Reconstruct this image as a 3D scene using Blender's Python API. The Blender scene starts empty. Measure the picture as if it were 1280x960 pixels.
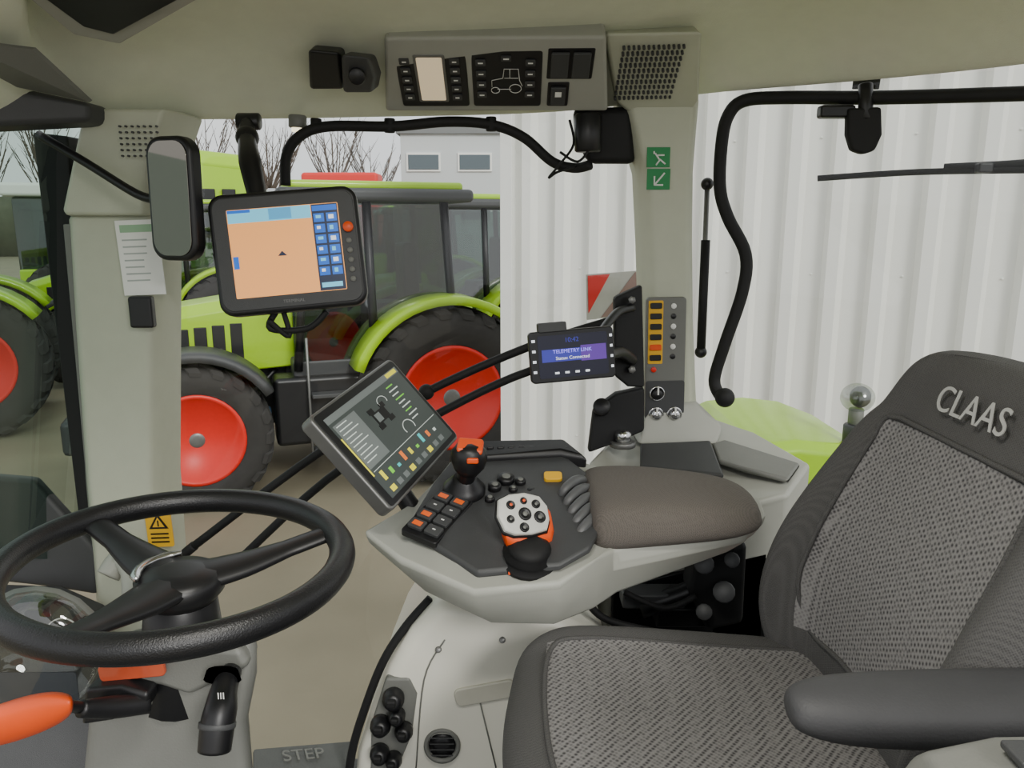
import bpy, bmesh, math, random
from mathutils import Vector, Matrix
random.seed(5)
CZ=2.7; FPX=960.0; TH=math.atan(200/960.0); SN=math.sin(TH); CS=math.cos(TH)
V=Vector
def P(px,py,Y):
    """survey: world point on the plane y=Y (metres) seen at a photo pixel"""
    u=(px-640)/FPX; v=(480-py)/FPX; dy=CS+v*SN; dz=-SN+v*CS
    return V((u/dy*Y,Y,CZ+dz/dy*Y))
def R(x,y,z): return V((x,y,CZ+z))
# ---------------------------------------------------------------- materials
def lin(c):
    return tuple(((x/255)/12.92 if x/255<=0.04045 else ((x/255+0.055)/1.055)**2.4) for x in c)+(1,)
MC={}
def mat(name,c,rough=.55,metal=0,var=.12,scale=30,bump=0,bscale=400,emis=0,trans=0,coat=0):
    if name in MC: return MC[name]
    m=bpy.data.materials.new(name); m.use_nodes=True; nt=m.node_tree; b=nt.nodes['Principled BSDF']
    col=lin(c)
    b.inputs['Roughness'].default_value=rough; b.inputs['Metallic'].default_value=metal
    if coat: b.inputs['Coat Weight'].default_value=coat
    if trans: b.inputs['Transmission Weight'].default_value=trans
    tc=nt.nodes.new('ShaderNodeTexCoord')
    if var:
        n=nt.nodes.new('ShaderNodeTexNoise'); n.inputs['Scale'].default_value=scale; n.inputs['Detail'].default_value=4
        nt.links.new(tc.outputs['Object'],n.inputs['Vector'])
        mx=nt.nodes.new('ShaderNodeMix'); mx.data_type='RGBA'
        mx.inputs[6].default_value=tuple(x*(1-var) for x in col[:3])+(1,); mx.inputs[7].default_value=tuple(min(1,x*(1+var)) for x in col[:3])+(1,)
        nt.links.new(n.outputs['Fac'],mx.inputs[0]); nt.links.new(mx.outputs[2],b.inputs['Base Color'])
    else: b.inputs['Base Color'].default_value=col
    if emis:
        b.inputs['Emission Color'].default_value=col; b.inputs['Emission Strength'].default_value=emis
    if bump:
        n2=nt.nodes.new('ShaderNodeTexNoise'); n2.inputs['Scale'].default_value=bscale
        nt.links.new(tc.outputs['Object'],n2.inputs['Vector'])
        bp=nt.nodes.new('ShaderNodeBump'); bp.inputs['Strength'].default_value=bump; bp.inputs['Distance'].default_value=.002
        nt.links.new(n2.outputs['Fac'],bp.inputs['Height']); nt.links.new(bp.outputs['Normal'],b.inputs['Normal'])
    MC[name]=m; return m
def knit(name,c1,c2,scale=170):
    m=bpy.data.materials.new(name); m.use_nodes=True; nt=m.node_tree; b=nt.nodes['Principled BSDF']; b.inputs['Roughness'].default_value=.95
    tc=nt.nodes.new('ShaderNodeTexCoord'); mp=nt.nodes.new('ShaderNodeMapping'); mp.inputs['Rotation'].default_value=(.5,.4,.78)
    vo=nt.nodes.new('ShaderNodeTexVoronoi'); vo.inputs['Scale'].default_value=scale; vo.inputs['Randomness'].default_value=.2
    nt.links.new(tc.outputs['Object'],mp.inputs[0]); nt.links.new(mp.outputs[0],vo.inputs['Vector'])
    cr=nt.nodes.new('ShaderNodeValToRGB'); cr.color_ramp.elements[0].color=lin(c2); cr.color_ramp.elements[1].color=lin(c1)
    cr.color_ramp.elements[0].position=.15; cr.color_ramp.elements[1].position=.6
    nt.links.new(vo.outputs['Distance'],cr.inputs[0]); nt.links.new(cr.outputs[0],b.inputs['Base Color'])
    bp=nt.nodes.new('ShaderNodeBump'); bp.inputs['Strength'].default_value=.5; bp.inputs['Distance'].default_value=.002; bp.invert=True
    nt.links.new(vo.outputs['Distance'],bp.inputs['Height']); nt.links.new(bp.outputs['Normal'],b.inputs['Normal'])
    return m
def glassmat(name,tint=(1,1,1,1),fac=.05):
    m=bpy.data.materials.new(name); m.use_nodes=True; nt=m.node_tree
    for n in list(nt.nodes): nt.nodes.remove(n)
    o=nt.nodes.new('ShaderNodeOutputMaterial'); t=nt.nodes.new('ShaderNodeBsdfTransparent'); g=nt.nodes.new('ShaderNodeBsdfGlossy')
    t.inputs[0].default_value=tint; g.inputs['Roughness'].default_value=.02
    mx=nt.nodes.new('ShaderNodeMixShader'); mx.inputs[0].default_value=fac
    nt.links.new(t.outputs[0],mx.inputs[1]); nt.links.new(g.outputs[0],mx.inputs[2]); nt.links.new(mx.outputs[0],o.inputs[0]); return m
PIL=mat('pillar_plastic',(186,189,170),.55,bump=.25,bscale=900,var=.05)
HEAD=mat('headliner',(222,226,204),.8,bump=.3,bscale=700,var=.06)
GRY=mat('grey_plastic',(164,165,156),.5,var=.05,bump=.15,bscale=900)
MGR=mat('mid_grey_plastic',(112,113,108),.5,var=.06,bump=.15)
DK=mat('dark_plastic',(62,63,64),.5,var=.1,bump=.2,bscale=900)
BK=mat('black_plastic',(22,22,24),.4,var=.1)
RUB=mat('black_rubber',(14,14,15),.7,var=.1)
LEA=mat('black_leather',(20,20,22),.38,var=.15,bump=.3,bscale=500)
CRM=mat('cream_plastic',(228,226,212),.4,var=.03,scale=5)
ORG=mat('orange_plastic',(238,84,20),.4,var=.08)
YEL=mat('yellow_label',(235,180,30),.5,var=.05)
RED=mat('red_paint',(224,40,28),.4,var=.08)
GRN=mat('green_paint',(160,203,6),.35,var=.06,coat=.3)
TIR=mat('tyre_rubber',(50,48,46),.85,var=.25,scale=12)
CHR=mat('chrome',(205,205,205),.2,1,var=0)
STL=mat('steel_grey',(120,120,118),.4,.6)
WHT=mat('white_paint',(235,235,230),.5,var=.03)
SGN=mat('sign_green',(20,130,70),.5,var=.03)
FAB=knit('seat_fabric_plain',(84,83,82),(66,65,65),420)
KNT=knit('seat_fabric_knit',(132,130,129),(58,56,58),175)
MIR=mat('mirror_glass',(120,116,108),.05,1,var=0)
GLS=glassmat('window_glass',(.96,.985,.97,1),.03)
GLT=glassmat('tractor_glass',(.22,.31,.28,1),.14)
LENS=glassmat('clear_lens',(.8,.82,.8,1),.14)
def em(name,c,s=.9): return mat(name,c,.3,var=0,emis=s)
# ---------------------------------------------------------------- builders
XF=Matrix.Identity(4); CUR=[]
def mk(name,vs,fs,m,smooth=True,bevel=0,seg=2,sub=0,mats=None,midx=None):
    me=bpy.data.meshes.new(name); me.from_pydata([tuple(XF@V(v)) for v in vs],[],fs); me.update()
    bm=bmesh.new(); bm.from_mesh(me); bmesh.ops.recalc_face_normals(bm,faces=bm.faces); bm.to_mesh(me); bm.free()
    for mm in (mats or [m]): me.materials.append(mm)
    if midx:
        for p,i in zip(me.polygons,midx): p.material_index=i
    for p in me.polygons: p.use_smooth=smooth
    o=bpy.data.objects.new(name,me); bpy.context.scene.collection.objects.link(o); CUR.append(o)
    if bevel:
        b=o.modifiers.new('b','BEVEL'); b.width=bevel; b.segments=seg; b.limit_method='ANGLE'; b.harden_normals=True; b.angle_limit=.6
    if sub:
        s=o.modifiers.new('s','SUBSURF'); s.levels=sub; s.render_levels=sub
    return o
def begin():
    global CUR; CUR=[]
def end(name):
    global CUR
    bpy.context.view_layer.update()
    if len(CUR)==1:
        CUR[0].name=name; o=CUR[0]; CUR=[]; return o
    e=bpy.data.objects.new(name,None); bpy.context.scene.collection.objects.link(e); e.empty_display_size=.05
    c=V((0,0,0)); n=0
    for o in CUR:
        for k in o.bound_box: c+=o.matrix_world@V(k); n+=1
    e.location=c/n; bpy.context.view_layer.update(); inv=e.matrix_world.inverted()
    for o in CUR: o.parent=e; o.matrix_parent_inverse=inv
    CUR=[]; return e
def box(name,c,s,m,M=None,bevel=.004,seg=2):
    c=V(c); M=M or Matrix.Identity(3); vs=[]
    for x in (-.5,.5):
        for y in (-.5,.5):
            for z in (-.5,.5): vs.append(c+M@V((x*s[0],y*s[1],z*s[2])))
    fs=[(0,1,3,2),(4,6,7,5),(0,4,5,1),(2,3,7,6),(0,2,6,4),(1,5,7,3)]
    return mk(name,vs,fs,m,bevel>0,bevel,seg)
def bx(name,a,b,m,bevel=.004,seg=2):
    a=V(a);b=V(b); return box(name,(a+b)/2,[abs(b[i]-a[i]) for i in range(3)],m,None,bevel,seg)
def prism(name,pts,ext,m,bevel=.004,seg=2):
    n=len(pts); ext=V(ext); vs=list(pts)+[V(p)+ext for p in pts]
    fs=[tuple(range(n)),tuple(range(2*n-1,n-1,-1))]+[(i,(i+1)%n,n+(i+1)%n,n+i) for i in range(n)]
    return mk(name,vs,fs,m,bevel>0,bevel,seg)
def loft(name,rings,m,cap=True,smooth=True,sub=0,bevel=0,mats=None,mfun=None,seg=2):
    n=len(rings[0]); vs=[p for r in rings for p in r]; fs=[];mi=[]
    for i in range(len(rings)-1):
        for j in range(n):
            fs.append((i*n+j,i*n+(j+1)%n,(i+1)*n+(j+1)%n,(i+1)*n+j)); mi.append(mfun(i,j) if mfun else 0)
    if cap:
        fs.append(tuple(range(n))); fs.append(tuple((len(rings)-1)*n+k for k in range(n))); mi+=[0,0]
    return mk(name,vs,fs,m,smooth,bevel,seg,sub,mats,mi if mats else None)
def crom(pts,k=6,closed=False):
    pts=[V(p) for p in pts]; n=len(pts); out=[]
    rng=range(n if closed else n-1)
    for i in rng:
        if closed: a,b,c,d=pts[(i-1)%n],pts[i],pts[(i+1)%n],pts[(i+2)%n]
        else: a=pts[max(i-1,0)];b=pts[i];c=pts[i+1];d=pts[min(i+2,n-1)]
        for q in range(k):
            t=q/k; out.append(.5*((2*b)+(c-a)*t+(2*a-5*b+4*c-d)*t*t+(3*b-a-3*c+d)*t**3))
    if not closed: out.append(pts[-1])
    return out
def sweep(name,pts,r,m,up=None,rv=None,n=12,closed=False,k=6,smoothpath=True):
    """elliptical tube; r / rv may be lists per control point"""
    N0=len(pts)
    pts=crom(pts,k,closed) if smoothpath and len(pts)>2 else [V(p) for p in pts]
    L=len(pts)
    def rad(q,i):
        if isinstance(q,(list,tuple)):
            t=i/(L-1)*(N0-1); a=int(min(t,N0-2)); return q[a]+(q[a+1]-q[a])*(t-a)
        return q
    rings=[]; prev=None
    for i,p in enumerate(pts):
        if closed: T=(pts[(i+1)%L]-pts[i-1]).normalized()
        else: T=(pts[min(i+1,L-1)]-pts[max(i-1,0)]).normalized()
        if up is not None: s=V(up).cross(T)
        elif prev is None: s=T.orthogonal()
        else: s=prev-T*prev.dot(T)
        if s.length<1e-6: s=T.orthogonal()
        s.normalize(); prev=s; w=T.cross(s)
        a=rad(r,i); b=rad(rv,i) if rv is not None else a
        rings.append([p+s*math.cos(q*2*math.pi/n)*a+w*math.sin(q*2*math.pi/n)*b for q in range(n)])
    if closed: rings.append(rings[0]); return loft(name,rings,m,cap=False)
    return loft(name,rings,m)
def rot(axis):
    z=V(axis).normalized(); x=z.orthogonal().normalized(); y=z.cross(x); return Matrix((x,y,z)).transposed()
def lathe(name,c,axis,prof,m,n=32,smooth=True,bevel=0,cap=True):
    M=rot(axis); c=V(c)
    rings=[[c+M@V((r*math.cos(q*2*math.pi/n),r*math.sin(q*2*math.pi/n),t)) for q in range(n)] for r,t in prof]
    return loft(name,rings,m,cap=cap,smooth=smooth,bevel=bevel)
def cyl(name,a,b,r,m,r2=None,n=20):
    a=V(a);b=V(b);L=(b-a).length; r2=r if r2 is None else r2; e=min(r,r2,L)*.12
    return lathe(name,a,b-a,[(r-e,0),(r,e),(r2,L-e),(r2-e,L)],m,n)
def ell(name,c,rad,m,n=20,Mr=None):
    Mr=Mr or Matrix.Identity(3); c=V(c); rings=[]
    for i in range(1,13):
        f=math.pi*i/13
        rings.append([c+Mr@V((rad[0]*math.sin(f)*math.cos(q*2*math.pi/n),rad[1]*math.sin(f)*math.sin(q*2*math.pi/n),rad[2]*math.cos(f))) for q in range(n)])
    return loft(name,rings,m)
class Fr:
    """local frame of a flat real panel"""
    def __init__(s,TL,TR,BL):
        s.TL=V(TL); ex=V(TR)-s.TL; s.w=ex.length; s.ex=ex/s.w; ey=s.TL-V(BL); ey=ey-s.ex*ey.dot(s.ex); s.h=ey.length; s.ey=ey/s.h; s.ez=s.ex.cross(s.ey)
        s.M=Matrix((s.ex,s.ey,s.ez)).transposed()
    def p(s,u,v,z=0): return s.TL+s.ex*s.w*u-s.ey*s.h*v+s.ez*z
    def box(s,name,u0,v0,u1,v1,z0,z1,m,bevel=.001):
        return box(name,s.p((u0+u1)/2,(v0+v1)/2,(z0+z1)/2),(abs(u1-u0)*s.w,abs(v1-v0)*s.h,abs(z1-z0)),m,s.M,bevel)
    def rrect(s,name,u0,v0,u1,v1,z0,z1,m,rad,bevel=.002):
        pts=[]; w=(u1-u0)*s.w; h=(v1-v0)*s.h; o=s.p(u0,v0,z0)
        for cx,cy,a0 in ((w-rad,rad,0),(rad,rad,1),(rad,h-rad,2),(w-rad,h-rad,3)):
            for q in range(7):
                a=math.pi/2*(a0+q/6); pts.append(o+s.ex*(cx+rad*math.cos(a))-s.ey*(cy-rad*math.sin(a)))
        return prism(name,pts,s.ez*(z1-z0),m,bevel,3)
    def text(s,name,t,u,v,size,z,m,ex=.0004):
        cu=bpy.data.curves.new(name,'FONT'); cu.body=t; cu.size=size; cu.extrude=ex; cu.align_x='CENTER'; cu.align_y='CENTER'
        o=bpy.data.objects.new(name,cu); bpy.context.scene.collection.objects.link(o); cu.materials.append(m)
        M4=s.M.to_4x4(); M4.translation=s.p(u,v,z); o.matrix_world=M4; CUR.append(o); return o
# ================================================================ OUTSIDE
begin(); 
ASP=mat('wet_asphalt',(140,132,110),.75,var=.3,scale=.9,bump=.4,bscale=60)
bx('ground',(-60,-15,-.2),(60,90,0),ASP,0); end('ground')
# corrugated warehouse wall
begin()
WALLM=mat('corrugated_sheet',(234,234,228),.55,var=.05,scale=1.5)
A=V((-.03,5.6,0)); B=V((4.2,3.65,0)); d=(B-A).normalized(); nrm=V((d.y,-d.x,0)); L=(B-A).length
prof=[];x=0;pitch=.25
while x<L:
    for dx,h in ((0,0),(.105,0),(.135,.06),(.20,.06),(.23,0)): prof.append((x+dx,h))
    x+=pitch
pts=[A+d*a+nrm*h for a,h in prof]; vs=[];fs=[]
for p in pts: vs+= [p,p+V((0,0,6))]
for i in range(len(pts)-1): fs.append((2*i,2*i+2,2*i+3,2*i+1))
mk('sheet',vs,fs,WALLM,False)
x=.05
while x<L:
    for z in (1.2,2.4,3.2,4.4): cyl('screw',A+d*x+V((0,0,z)),A+d*x+nrm*.008+V((0,0,z)),.007,WHT,n=6)
    x+=pitch*2
E=A+d*L
prism('core',[A-nrm*.01,E-nrm*.01,E-nrm*.3,A-nrm*.3],(0,0,6),WALLM,0)
prism('corner_flashing',[A-d*.03+nrm*.065,A+d*.06+nrm*.065,A+d*.06-nrm*.31,A-d*.03-nrm*.31],(0,0,6),WHT,.003)
end('warehouse_wall')
# far office building
begin(); FB=mat('render_wall',(196,200,200),.8,var=.03); WD=mat('window_dark',(80,92,98),.2)
a=P(500,165,42); 
bx('body',(a.x,42,0),(a.x+14,50,a.z),FB,.02); bx('roof_edge',(a.x-.2,41.8,a.z-.1),(a.x+14.2,50,a.z+.25),mat('roof_felt',(120,122,122)),.02)
for i in range(5):
    for zz in (a.z-2.0,a.z-4.6):
        bx('frame',(a.x+.3+i*2.7,41.9,zz),(a.x+2.1+i*2.7,42.1,zz+.95),WHT,.01); bx('pane',(a.x+.4+i*2.7,41.86,zz+.1),(a.x+2.0+i*2.7,41.95,zz+.85),WD,.01)
end('office_building')
# bare trees
BARK=mat('bark',(96,84,74),.9)
for tx,ty,th in ((-16.5,54,10.5),(-13,58,11),(-21.5,56,12),(-26,54,11),(-19,62,12),(-33,56,12),(-39,58,12),(-10.5,60,10)):
    begin(); b0=V((tx,ty,0))
    cyl('trunk',b0,b0+V((0,0,th*.45)),.18,BARK,.1,8)
    for i in range(18):
        s0=b0+V((0,0,th*random.uniform(.25,.5))); a=random.uniform(0,6.28); l=th*random.uniform(.25,.5)
        mid=s0+V((math.cos(a)*l*.35,math.sin(a)*l*.35,l*.6)); e=mid+V((math.cos(a)*l*.2,math.sin(a)*l*.2,l*.5))
        sweep('branch',[s0,mid,e],[.07,.04,.015],BARK,n=5,k=3)
        for j in range(5):
            a2=a+random.uniform(-1.2,1.2); q=s0.lerp(e,random.uniform(.4,.95)); sweep('twig',[q,q+V((math.cos(a2)*l*.2,math.sin(a2)*l*.2,l*.28))],[.028,.008],BARK,n=4,k=2)
    end('bare_tree')
begin(); HM=mat('hedge',(92,96,78),.95,var=.4,scale=2); random.seed(8)
rings=[]
for i in range(60):
    x=-70+i*1.4; h=5.0+random.uniform(-.4,.5); rings.append([V((x,66,0)),V((x,65+random.uniform(-.3,.3),h*.7)),V((x,66,h)),V((x,67,h*.8)),V((x,68,0))])
loft('hedge',rings,HM); end('hedge')
# ---------------- tractors
def wheel(c,Rr,w,rim,nl,tag):
    c=V(c); ax=V((0,1,0)); h=w/2
    lathe(tag+'_tyre',c,ax,[(rim*.97,-h*.7),(rim,-h*.8),(rim+.03,-h*.93),((rim+Rr)/2,-h),(Rr*.9,-h*.98),(Rr*.955,-h*.8),(Rr*.96,0),(Rr*.955,h*.8),(Rr*.9,h*.98),((rim+Rr)/2,h),(rim+.03,h*.93),(rim,h*.8),(rim*.97,h*.7)],TIR,48,cap=False)
    vs=[];fs=[]
    def pt(a,r,y): return c+V((r*math.cos(a),y,r*math.sin(a)))
    for sd in (-1,1):
        for i in range(nl):
            a=2*math.pi*(i+(.5 if sd>0 else 0))/nl; da=.9*math.pi/nl*.55; sk=.16
            r0,r1=Rr*.94,Rr; k=len(vs)
            for (aa,y,ra,rb) in ((a-da,-.02*sd,r0,r1),(a+da,-.02*sd,r0,r1),(a+sk-da,sd*h*.9,r0,r1*.985),(a+sk+da,sd*h*.9,r0,r1*.985),(a+sk*1.3-da,sd*h*1.02,r0*.93,r1*.93),(a+sk*1.3+da,sd*h*1.02,r0*.93,r1*.93)):
                vs+=[pt(aa,ra,y),pt(aa,rb,y)]
            fs+=[(k+1,k+5,k+7,k+3),(k,k+1,k+3,k+2),(k,k+4,k+5,k+1),(k+2,k+3,k+7,k+6),(k+5,k+9,k+11,k+7),(k+4,k+8,k+9,k+5),(k+6,k+7,k+11,k+10),(k+8,k+10,k+11,k+9)]
    mk(tag+'_lugs',vs,fs,TIR,False)
    for sd in (1,-1):
        lathe(tag+'_rim',c,ax*sd,[(rim+.012,h*.78),(rim+.015,h*.9),(rim*.95,h*.9),(rim*.9,h*.6),(rim*.84,h*.55),(rim*.78,h*.25),(rim*.5,h*.2),(rim*.44,h*.5),(rim*.40,h*.56),(rim*.3,h*.57)],RED,40)
        lathe(tag+'_hub',c,ax*sd,[(rim*.2,h*.5),(rim*.2,h*.74),(rim*.15,h*.8),(rim*.1,h*.82),(.01,h*.82)],STL,20)
        for i in range(8):
            a=2*math.pi*i/8; q=c+V((rim*.31*math.cos(a),sd*h*.55,rim*.31*math.sin(a))); cyl(tag+'_bolt',q,q+V((0,sd*.05,0)),.022,STL,n=6)
            q=c+V((rim*.64*math.cos(a+.39),sd*h*.22,rim*.64*math.sin(a+.39))); cyl(tag+'_slot',q,q+V((0,sd*.02,0)),.03,BK,n=10)
def fender(cx,cy,cz,r0,w,a0,a1,m,tag,th=.04):
    rings=[]
    for i in range(17):
        a=a0+(a1-a0)*i/16; dd=V((math.cos(a),0,math.sin(a))); c=V((cx,cy,cz))
        rings.append([c+dd*r0+V((0,-w/2,0)),c+dd*(r0+th)+V((0,-w/2,0)),c+dd*(r0+th)+V((0,w/2-.03,0)),c+dd*(r0+th*.6)+V((0,w/2,0)),c+dd*(r0-.05)+V((0,w/2,0)),c+dd*(r0-.05)+V((0,w/2-.03,0)),c+dd*r0+V((0,w/2-.04,0))])
    loft(tag,rings,m)
def tractor(origin,fw):
    """origin: ground point below the camera-side rear wheel centre; fw: forward direction"""
    global XF; fw=V(fw).normalized(); lf=V((0,0,1)).cross(fw)
    M=Matrix((fw,lf,V((0,0,1)))).transposed().to_4x4(); M.translation=V(origin)-lf*.9; XF=M; begin()
    for s in (1,-1):
        wheel((0,s*.9,.93),.95,.56,.54,22,'rear'); wheel((2.48,s*.9,.70),.71,.46,.43,20,'front')
        fender(0,s*.88,.93,1.02,.62,.35,2.5,GRN,'rear_fender'); fender(2.48,s*.9,.7,.8,.48,.5,2.6,DK,'front_fender')
    bx('gearbox',(-.5,-.3,.55),(1.6,.3,1.25),DK,.03); bx('engine',(1.5,-.27,.6),(3.0,.27,1.3),BK,.03)
    cyl('rear_axle',(0,-.8,.93),(0,.8,.93),.13,DK); cyl('front_axle',(2.48,-.75,.7),(2.48,.75,.7),.09,DK)
    for s in (1,-1):
        prism('fuel_tank',[V((.95,s*.5,.5)),V((1.75,s*.5,.5)),V((1.75,s*.5,1.2)),V((.85,s*.5,1.2))],(0,s*.38,0),BK,.05,3)
        for k in range(3): bx('step',(1.0-k*.02,s*.90,.45+k*.28),(1.4,s*1.06,.49+k*.28),DK,.008)
        cyl('step_rail',(1.42,s*1.0,.45),(1.42,s*.92,1.6),.014,STL,n=8)
        for x0,x1 in ((1.5,1.35),(.72,.75),(-.15,-.05)):
            sweep('post',[V((x0,s*.78,1.25)),V((x1,s*.74,2.95))],.045,BK,n=8)
        vs=[V((1.48,s*.77,1.3)),V((-.15,s*.77,1.3)),V((-.05,s*.73,2.9)),V((1.34,s*.73,2.9))]; mk('side_glass',vs,[(0,1,2,3)],GLT,False)
        sweep('mirror_arm',[V((1.4,s*.78,2.75)),V((1.6,s*1.15,2.7)),V((1.6,s*1.2,2.3))],.015,BK,n=6); box('mirror',(1.6,s*1.2,2.3),(.06,.2,.36),BK,None,.02)
        for k in range(6): bx('grille_slot',(2.0+k*.17,s*.425,1.35+.02*k),(2.12+k*.17,s*.455,1.72-.015*k),BK,.008)
        sweep('hose',[V((1.7,s*.32,1.2)),V((2.0,s*.45,.95)),V((2.3,s*.4,.9))],.03,BK,n=8)
        cyl('air_tank',(1.78,s*.6,.75),(2.05,s*.6,.75),.12,mat('tank_blue',(50,80,110)))
        for z in (2.1,2.35): box('tail_light',(-.2,s*.7,z-.5),(.05,.12,.18),RED,None,.01)
    mk('windscreen',[V((1.5,-.77,1.6)),V((1.5,.77,1.6)),V((1.35,.73,2.9)),V((1.35,-.73,2.9))],[(0,1,2,3)],GLT,False)
    mk('rear_glass',[V((-.15,-.77,1.5)),V((-.15,.77,1.5)),V((-.05,.73,2.9)),V((-.05,-.73,2.9))],[(0,1,2,3)],GLT,False)
    bx('cab_floor',(-.2,-.78,1.15),(1.55,.78,1.35),DK,.03)
    bx('roof',(-.35,-.86,2.92),(1.62,.86,3.05),DK,.05,4); bx('roof_cap',(-.25,-.8,3.03),(1.5,.8,3.12),GRN,.04,4)
    for s in (-.6,-.4,.4,.6): cyl('work_light',(1.6,s,2.98),(1.68,s,2.98),.06,CHR)
    bx('cab_seat',(.2,-.25,1.35),(.7,.25,1.85),BK,.05,3); bx('cab_seat_back',(.1,-.25,1.8),(.28,.25,2.5),BK,.05,3)
    lathe('cab_steering_wheel',(1.15,0,1.95),(-.5,0,1),[(.2,-.015),(.22,0),(.2,.015),(.18,0)],BK,24,cap=False)
    sec=lambda x,w,z0,z1:[V((x,-w,z0)),V((x,-w,z1-.12)),V((x,-w*.75,z1-.02)),V((x,0,z1)),V((x,w*.75,z1-.02)),V((x,w,z1-.12)),V((x,w,z0))]
    loft('bonnet',[sec(1.5,.46,1.25,2.02),sec(2.1,.45,1.22,1.98),sec(2.8,.43,1.15,1.88),sec(3.25,.40,1.05,1.74),sec(3.42,.33,1.05,1.58)],GRN,bevel=.02)
    bx('nose_grille',(3.38,-.3,.8),(3.5,.3,1.5),BK,.03); bx('front_weight',(3.35,-.35,.45),(3.75,.35,.8),DK,.05)
    for s in (1,-1): box('headlight',(3.44,s*.24,1.46),(.1,.16,.08),CHR,None,.02)
    sweep('exhaust',[V((1.6,-.62,1.3)),V((1.6,-.66,2.2)),V((1.6,-.66,3.05))],.06,STL,n=10)
    XF=Matrix.Identity(4); end('tractor')
tractor((-.70,8.0,0),(-2.33,-.85,0))
tractor((.35,11.4,0),(-2.2,-1.0,0))
tractor((-5.0,13.8,0),(-2.3,-.9,0))
tractor((-4.4,18.0,0),(-2.3,-.6,0))
tractor((-6.9,9.6,0),(-2.2,-1.1,0))
tractor((-1.4,18.5,0),(-2.3,-.7,0))
# forage harvester (tall green body)
begin(); hb=V((-9.2,19,0))
XF=Matrix.Translation(hb)@Matrix.Rotation(math.radians(200),4,'Z')
for s in (1,-1): wheel((1.3,s*1.2,.95),.95,.6,.5,20,'front'); wheel((-2.2,s*1.1,.65),.65,.45,.36,18,'rear')
sec=lambda x,w,z0,z1:[V((x,-w,z0)),V((x,-w,z1-.3)),V((x,-w*.8,z1)),V((x,w*.8,z1)),V((x,w,z1-.3)),V((x,w,z0))]
loft('body',[sec(-3,1.1,1.2,3.9),sec(-2.6,1.35,1.0,4.3),sec(.6,1.4,1.0,4.6),sec(.9,1.3,1.0,4.2)],GRN,bevel=.05)
bx('cab',(.9,-.85,1.6),(2.3,.85,3.3),GLT,.08); bx('cab_roof',(.8,-.95,3.3),(2.5,.95,3.6),WHT,.08); bx('cab_base',(.9,-.9,1.2),(2.3,.9,1.7),GRN,.05)
for s in (1,-1):
    for k in range(5): bx('side_vent',(-2.4+k*.45,s*1.37,2.3),(-2.1+k*.45,s*1.42,3.5),BK,.02)
XF=Matrix.Identity(4); end('forage_harvester')
begin(); c=V((-9.6,36,0))
bx('hopper',c+V((0,0,1.6)),c+V((3.5,1.5,5.0)),RED,.15); bx('chassis',c+V((-.3,.1,.6)),c+V((3.8,1.4,1.8)),DK,.05)
for k in (0.5,2.8): cyl('wheel',c+V((k,-.15,.5)),c+V((k,.15,.5)),.5,TIR)
end('seed_drill')
# ================================================================ CAB SHELL
begin(); MATF=mat('floor_mat',(92,94,92),.8,var=.1,bump=.5,bscale=200)
prism('floor',[R(-1.0,-.05,-1.15),R(1.1,-.05,-1.15),R(1.1,1.45,-1.15),R(.4,1.62,-1.15),R(-.75,1.42,-1.15),R(-1.0,1.2,-1.15)],(0,0,-.08),MATF,.01); end('floor')
# ceiling: loft from window-top edge inward
begin()
edge=[(-80,140,1.22),(40,150,1.4),(100,152,1.5),(250,152,1.60),(400,150,1.67),(480,148,1.70),(640,146,1.72),(760,138,1.74),(874,118,1.75),(1000,110,1.66),(1280,86,1.46),(1500,50,1.3)]
rows=[[] for _ in range(7)]
for px,py,Y in edge:
    e=P(px,py,Y)
    cx=V((.15,.3,e.z)); dv=(cx-e); dv.z=0; dv.normalize()
    if 90<px<900: dv=V((0,-1,0))
    rows[0].append(e-dv*.06+V((0,0,.12))); rows[1].append(e-dv*.02+V((0,0,.01))); rows[2].append(e)
    rows[3].append(e+dv*.02+V((0,0,.012))); rows[4].append(e+dv*.17+V((0,0,.112))); q=e+dv*.42; q.z=CZ+.385; rows[5].append(q)
    q=V((e.x*.9,-.1,CZ+.395)); rows[6].append(q)
vs=[p for r in rows for p in r]; n=len(edge); fs=[(i*n+j,i*n+j+1,(i+1)*n+j+1,(i+1)*n+j) for i in range(6) for j in range(n-1)]
mk('ceiling',vs,fs,HEAD,True,0,2,2)
end('ceiling')
begin(); prism('light_stop_slab',[R(-1.15,-.15,.43),R(1.2,-.15,.43),R(1.2,1.4,.43),R(.45,1.85,.43),R(-.95,1.7,.43)],(0,0,.12),GRN,.05,3); end('roof_light_stop')  # unseen roof slab, added so sky light does not leak through the ceiling
# sun blind at the windscreen top
begin()
prism('blind_cassette',[P(-60,92,1.28),P(112,128,1.40),P(112,152,1.40),P(-60,160,1.28)],(0,.08,0),DK,.01)
prism('blind_fabric',[P(-60,50,1.10),P(40,62,1.20),P(112,128,1.38),P(-60,92,1.26)],(0,.01,0.005),MGR,0)
end('sun_blind')
begin()
prism('hatch_frame',[P(8,-24,1.135),P(262,-24,1.135),P(250,-2,1.20),P(150,56,1.27),P(92,44,1.26)],(0,.01,.02),GRY,.004)
prism('hatch_pane',[P(30,-20,1.13),P(240,-20,1.13),P(230,-4,1.17),P(142,44,1.245),P(104,34,1.235)],(0,.01,.012),BK,.003)
end('roof_hatch')
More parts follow.
